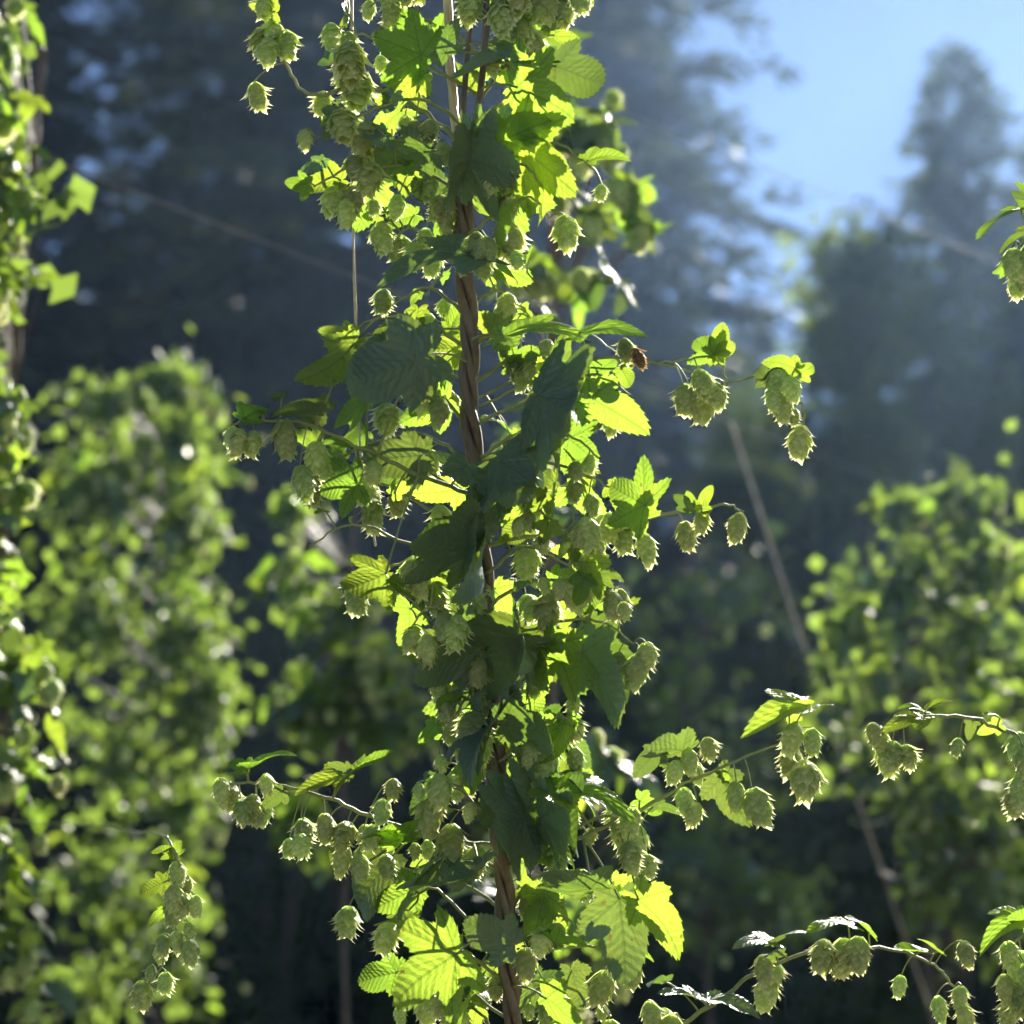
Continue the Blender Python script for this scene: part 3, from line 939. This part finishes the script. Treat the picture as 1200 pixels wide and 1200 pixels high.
y = -40
side = 1
ncone = 0
while y < 1230:
    for k in range(2):
        side = -side
        lo_, hi_ = outline(y)
        sx = stem_at(y)
        edge = lo_ if side < 0 else hi_
        f = U(.55, 1.08)
        ex = sx + (edge - sx) * f
        ey = y + U(-35, 45)
        dz = U(-.09, .09)
        s_ = Shoot(hop, [P(sx, y + 22, 2.0), P(sx + (ex - sx) * .35, y - 12 + U(-10, 10), 2.0 + dz * .5), P(sx + (ex - sx) * .75, ey - 20, 2.0 + dz), P(ex, ey + 6, 2.0 + dz)], .0020, .0009)
        for c_ in range(rng.choice((5, 5, 6, 7))):
            t = U(.25, 1.0)
            p = s_.path[int(t * (len(s_.path) - 1))]
            top = p + Vector((U(-.025, .025), U(-.03, .03), U(-.025, .012)))
            Lc = px2m(20 + 28 * rng.random() ** 1.3, 2)
            if clear(top - Vector((0, 0, Lc * .5)), .012): s_.cone(top, Lc, False); ncone += 1
        for c_ in range(rng.choice((3, 4, 4, 5))):
            p = s_.path[int(U(.2, 1.0) * (len(s_.path) - 1))]
            b = p + Vector((U(-.02, .02), U(-.02, .04), U(.0, .03)))
            t = b + Vector((side * U(-.3, 1), U(-.6, .4), U(-1.0, .25)))
            sz = px2m(rng.choice((18, 22, 28, 36, 46, 58)), 2)
            if clear(b + (t - b).normalized() * sz * .5, .01): s_.leaf(b, t, facing(.6), sz, rng.choice(('simple', 'simple', 'three')), 'young' if rng.random() < .8 else 'mature_shade', U(-.5, .5))
        SHOOTS.append(s_)
    y += U(36, 50)

# big leaves straight on the stem; a leaf added behind each large dark one shades it
allpath = STEM + thin + [p for s_ in SHOOTS[:len(SH)] for p in s_.path]
for sp, b, t, n, sz, kind, mt, roll in LVP:
    sets = [(b, t, n, sz, mt)]
    if sp[5] == 'D' and sp[4] >= 94:
        sh = SUN * .030
        sets.append((b + sh, t + sh, n, sz * 1.04, 'mature_shade'))
    for b_, t_, n_, sz_, mt_ in sets:
        lf = put_leaf(hop, b_, t_, n_, sz_, kind, mt_, roll)
        a = nearest(b_, allpath)
        m = MB(); m.tube(stalk(a, b_, .12), [.0016, .0013, .0012, .0011, .0011, .0013], 5, False)
        pm = m.mesh("petiole", M['shoot'], b_)
        po = bpy.data.objects.new("petiole", pm); COL.objects.link(po)
        po.parent = lf
        po.matrix_parent_inverse = Matrix.Identity(4)
        L4 = leaf_matrix(b_, t_, n_, sz_, roll)
        po.matrix_local = L4.inverted() @ Matrix.Translation(b_)
for s_ in SHOOTS: s_.build()


# ---- the other bines
def far_bine(px, d, label, spots, nleaf, ncone, seed, y0=-100, lsz=(60, 110), top=True, stemr=.006, fill=0, young=.64):
    """spots: (x, y, half-width px, half-height px, weight) areas of growth in the photograph"""
    rs = np.random.RandomState(seed)
    base = P(px, 1227, d); base.z = 0
    t = thing("hop_bine", base, label, "hop plant", "hop bines in the yard")
    mb = MB()
    pts = [Vector((base.x, base.y, -.03)), Vector((base.x + .02, base.y, 1.2)), Vector((base.x - .01, base.y, 2.4)), Vector((base.x + .01, base.y, max(P(px, y0, d).z, 2.6)))]
    path = curve(pts, 14)
    strands(mb, path, stemr, 2, .06)
    wsum = sum(s_[4] for s_ in spots)
    items = []
    for s_ in spots:
        for what, cnt in (('l', nleaf), ('c', ncone)):
            for q in range(int(round(cnt * s_[4] / wsum))):
                a = rs.uniform(0, 6.28); rr = abs(rs.normal(0, .72))
                x, y_ = s_[0] + math.cos(a) * rr * s_[2], s_[1] + math.sin(a) * rr * s_[3]
                dd = d + rs.uniform(-1, 1) * px2m(max(s_[2], 40), d) * .9
                items.append((what, P(x, y_, dd)))
    # stems reaching out to the growth
    for what, p in items[::2]:
        a = nearest(p + Vector((0, 0, -.10)), path)
        mb.tube(stalk(a, p, .1), [.0024, .002, .0018, .0016, .0014, .001], 4, False)
    link("stem", mb.mesh("stem", M['stem'], base), t, Matrix.Translation(base))
    if fill:
        C = []
        for s_ in spots:
            m_ = int(fill * s_[4] / wsum)
            a = rs.uniform(0, 6.28, m_); rr = np.abs(rs.normal(0, .55, m_))
            xx = s_[0] + np.cos(a) * rr * s_[2]; yy = s_[1] + np.sin(a) * rr * s_[3]
            dd = d + .1 + rs.uniform(-1, 1, m_) * px2m(max(s_[2], 40), d) * .9
            C += [tuple(P(x_, y2, d2) - base) for x_, y2, d2 in zip(xx, yy, dd)]
        C = np.array(C); m_ = len(C)
        ad = unit(rs.normal(0, 1, (m_, 3)) + np.array([0, 0, -.5])); wv = unit(np.cross(ad, rs.normal(0, 1, (m_, 3)))); ln = rs.uniform(.018, .040, (m_, 1))
        fo_ = link("foliage", quads_mesh("foliage", C, ad * ln, wv * ln * .7, M['hopfill']), t, Matrix.Translation(base)); fo_['kind'] = 'stuff'
    for what, p in items:
        if what == 'l':
            out = Vector((p.x - base.x, p.y - base.y, 0))
            out = out.normalized() if out.length > .02 else Vector((1, 0, 0))
            tip = p + out * U(.1, .9) + Vector((U(-.5, .5), U(-.5, .5), U(-.9, .15)))
            nrm = (Vector((0, 0, .7)) + out * U(0, .5) + SUN * U(0, .8) + Vector((U(-.5, .5), U(-.5, .5), U(-.3, .3)))).normalized()
            put_leaf(t, p, tip, nrm, px2m(U(*lsz), 2.0), rng.choice(('five', 'three', 'simple')), 'young' if rng.random() < young else 'mature_shade', U(-.3, .3))
        else:
            put_cone(t, p, U(.03, .046), False, .4)
    return t


far_bine(-30, 3.4, "leafy hop bine beside the bushy green column, its stem at the yard edge",
         [(10, 40, 30, 50, 3), (10, 140, 22, 40, 2), (25, 220, 55, 50, 6), (0, 330, 50, 50, 6), (0, 480, 35, 40, 4), (5, 570, 40, 50, 5), (0, 690, 30, 50, 4), (20, 790, 50, 50, 6), (10, 900, 40, 50, 4),
          (0, 1010, 45, 60, 6), (10, 1120, 60, 60, 7), (-60, 600, 50, 600, 25)], 260, 90, 501, fill=700, young=.55, lsz=(42, 82))
far_bine(180, 7.2, "bushy green column of hop growth with sunlit rim beside the dark conifers",
         [(205, 450, 45, 40, 5), (130, 470, 60, 40, 5), (215, 520, 50, 60, 8), (120, 570, 80, 90, 14), (220, 620, 42, 70, 8), (110, 720, 70, 90, 10), (215, 740, 60, 70, 9), (240, 820, 45, 70, 9),
          (150, 880, 80, 80, 10), (220, 950, 40, 80, 6), (130, 1030, 70, 80, 9), (200, 1110, 60, 90, 8), (110, 1160, 60, 60, 6)], 298, 260, 502, y0=430, lsz=(55, 100), fill=4200)
far_bine(400, 5.6, "sparse blurred hop bine in the dark gap beside the climbing bine",
         [(345, 600, 22, 30, 2), (340, 680, 30, 40, 2), (400, 720, 50, 40, 4), (430, 790, 45, 45, 6), (370, 830, 40, 50, 4), (460, 850, 40, 40, 4), (360, 960, 30, 60, 2)],
         170, 100, 503, y0=560, fill=700, young=.8)
far_bine(655, 3.3, "blurred hop bine with hanging sprays right behind the climbing bine",
         [(705, 150, 30, 25, 3), (690, 170, 30, 14, 2), (722, 210, 28, 18, 3), (755, 260, 14, 40, 3), (695, 250, 18, 20, 2), (620, 320, 30, 20, 3), (690, 320, 24, 26, 3), (660, 130, 40, 100, 4), (640, 500, 50, 150, 5),
          (640, 760, 50, 120, 4), (700, 880, 30, 40, 3), (720, 1110, 26, 40, 4), (690, 1060, 20, 40, 3), (660, 1170, 50, 40, 4), (600, 1000, 60, 120, 4)], 66, 66, 504)
far_bine(1090, 5.6, "bushy hop column beside the slanting twine, sunlit leaves on top",
         [(1120, 590, 50, 30, 5), (1060, 600, 30, 30, 3), (1150, 660, 60, 50, 7), (1060, 690, 60, 50, 6), (1000, 730, 55, 60, 5), (985, 830, 45, 60, 3), (1020, 900, 50, 60, 3), (1130, 750, 60, 50, 7), (1040, 790, 60, 40, 4), (1130, 850, 60, 60, 6),
          (1100, 940, 60, 60, 6), (1160, 980, 50, 60, 6), (1090, 1040, 50, 60, 4), (1170, 1080, 50, 60, 4), (1220, 800, 60, 250, 10)], 260, 150, 505, y0=570, fill=2200, young=.6, lsz=(55, 100))
far_bine(830, 7.6, "faint distant hop growth low in the shade beside the slanting twine",
         [(780, 800, 60, 60, 4), (850, 900, 80, 80, 5), (800, 1020, 80, 80, 5), (900, 1060, 80, 60, 4), (730, 740, 40, 50, 2), (860, 700, 60, 40, 2)], 110, 70, 506, y0=690, fill=1600, young=.2)

# ---- neighbouring bine just outside the picture whose shoots reach in, and a hanging spray of the leafy bine
nb = thing("hop_bine", Vector((P(1420, 1227).x, 2.05, 0)), "hop bine whose cone laden side shoots reach in over the bushy column", "hop plant", "hop bines in the yard")
npath = curve([Vector((nb.location.x, 2.05, -.03)), P(1415, 1200, 2.03), P(1400, 700, 2.02), P(1395, 200, 2.02), P(1390, -300, 2.02)], 10)
m = MB(); strands(m, npath, .0052, 3)
link("stem", m.mesh("stem", M['stem'], nb.location), nb, Matrix.Translation(nb.location))
NSH = [
    dict(p=[(1405, 900, 2.02), (1300, 850, 2.0), (1200, 862, 1.98), (1140, 842, 1.97), (1085, 840, 1.97), (1040, 852, 1.97), (1022, 862, 1.97)],
         c=[(1022, 846, 30), (1036, 872, 44), (1060, 872, 34), (1124, 864, 26), (1192, 856, 46), (1198, 876, 40), (1190, 920, 42), (1200, 905, 50), (1046, 868, 40), (1030, 854, 34)],
         l=[(1084, 832, 1110, 816, 34, 'H', 'simple', -.01), (1082, 834, 1056, 822, 36, 'H', 'simple', -.01), (1080, 840, 1032, 850, 52, 'H', 'three', -.01), (1172, 842, 1154, 828, 34, 'H', 'simple', -.01),
            (1170, 850, 1146, 856, 26, 'B', 'simple', .0), (1140, 846, 1136, 862, 22, 'M', 'simple', .0)]),
    dict(p=[(1395, 250, 2.02), (1300, 230, 2.0), (1230, 260, 1.98), (1195, 285, 1.97)],
         c=[(1186, 290, 48), (1196, 300, 52), (1208, 280, 50), (1192, 318, 36)],
         l=[(1196, 246, 1138, 268, 64, 'H', 'simple', -.01), (1214, 268, 1166, 290, 56, 'H', 'simple', -.02), (1186, 312, 1154, 306, 42, 'B', 'simple', -.01), (1222, 236, 1172, 246, 56, 'B', 'three', .0)]),
    dict(p=[(1412, 1140, 2.02), (1300, 1080, 2.0), (1220, 1084, 1.98), (1182, 1110, 1.97)],
         c=[(1180, 1102, 36), (1196, 1112, 44), (1176, 1140, 40), (1190, 1150, 46), (1200, 1128, 44), (1184, 1170, 36), (1212, 1160, 50)],
         l=[(1200, 1076, 1140, 1094, 66, 'H', 'three', -.01), (1216, 1080, 1176, 1072, 44, 'B', 'simple', -.01)]),
]
for q in NSH:
    s_ = Shoot(nb, [P(*a) for a in q['p']], .0024, .0011)
    d0 = q['p'][-1][2]
    for sp in q['l']: s_.leaf(*add_leaf(nb, sp, d0))
    for x, y, L in q['c']:
        dd = d0 + U(-.025, .02)
        s_.cone(P(x, y, dd), px2m(L * .90, dd))
    s_.build()

# the rest of its growth, beyond the edge of the picture
for q in range(22):
    y_ = -250 + q * 68
    sd = 1 if q % 2 else -1
    x_ = 1396 + q * .9
    ex = x_ + sd * U(50, 110) + (10 if sd < 0 else 0)
    dz = U(-.08, .08)
    s_ = Shoot(nb, [P(x_, y_ + 20, 2.02), P((x_ + ex) / 2, y_ - 14, 2.02 + dz * .5), P(ex, y_ + U(-10, 20), 2.02 + dz)], .0020, .0009)
    for k in range(5):
        p = s_.path[int(U(.2, 1) * (len(s_.path) - 1))]
        s_.cone(p + Vector((U(-.02, .02), U(-.03, .03), U(-.02, .01))), px2m(U(26, 46), 2))
        b = p + Vector((U(-.02, .02), U(-.02, .03), U(0, .03)))
        s_.leaf(b, b + Vector((sd * U(-.2, 1), U(-.6, .4), U(-1, .2))), facing(.5), px2m(rng.choice((24, 36, 50, 76)), 2), rng.choice(('simple', 'three', 'five')), 'young' if rng.random() < .6 else 'mature_shade', U(-.4, .4))
    s_.build()

lb = next(o for o in COL.objects if o.get('label', '').startswith('leafy hop bine'))
s_ = Shoot(lb, [P(-30, 960, 3.4), P(110, 968, 3.0), P(180, 978, 2.4), P(200, 988, 2.0), P(212, 1030, 1.98), P(206, 1080, 1.98), P(190, 1130, 1.98), P(172, 1155, 1.98)], .0014, .0009)
for sp in [(206, 1002, 180, 990, 30, 'B', 'three', .0), (204, 1004, 210, 988, 22, 'B', 'simple', .0), (192, 1034, 164, 1046, 34, 'B', 'simple', .0), (196, 1068, 172, 1078, 28, 'B', 'simple', .0)]:
    s_.leaf(*add_leaf(lb, sp, 1.98))
for x, y, L in [(206, 1008, 34), (216, 1024, 32), (204, 1036, 36), (228, 1048, 30), (216, 1046, 34), (204, 1052, 38), (220, 1080, 26), (222, 1100, 36), (190, 1094, 30), (186, 1108, 24), (194, 1138, 30), (166, 1148, 40), (206, 1090, 30), (178, 1130, 24)]:
    dd = 1.98 + U(-.02, .02)
    s_.cone(P(x, y, dd), px2m(L * .90, dd))
s_.build()

# ------------------------------------------------------------------ haze: the sunlit air of the place
if HAZE_DENSITY > 0:
    x0, x1, y0, y1, z0, z1 = -S - 3, S + 3, -S + 17, S + 23, -1.3, 27.5
    me = bpy.data.meshes.new("haze")
    me.from_pydata([(x, y, z) for z in (z0, z1) for y in (y0, y1) for x in (x0, x1)], [],
                   [(0, 2, 3, 1), (4, 5, 7, 6), (0, 1, 5, 4), (2, 6, 7, 3), (0, 4, 6, 2), (1, 3, 7, 5)])
    hm = NT("haze_air")
    pv = hm.n("VolumePrincipled")
    pv.inputs["Color"].default_value = (0.38, 0.59, 1.0, 1)
    pv.inputs["Density"].default_value = HAZE_DENSITY
    pv.inputs["Anisotropy"].default_value = HAZE_ANISO
    hm.t.links.new(pv.outputs[0], hm.out.inputs["Volume"])
    me.materials.append(hm.m)
    hz = link("haze", me)
    tag(hz, "pale sunlit haze filling the air of the hop yard", "haze", kind='stuff')
nc = sum(o.name.startswith('cone') and o.parent and o.parent.parent == hop for o in bpy.data.objects)
nl = sum(o.name.startswith('leaf') and o.parent and (o.parent == hop or o.parent.parent == hop) for o in bpy.data.objects)
print("STAT", nc, nl, STAT, len(bpy.data.objects))
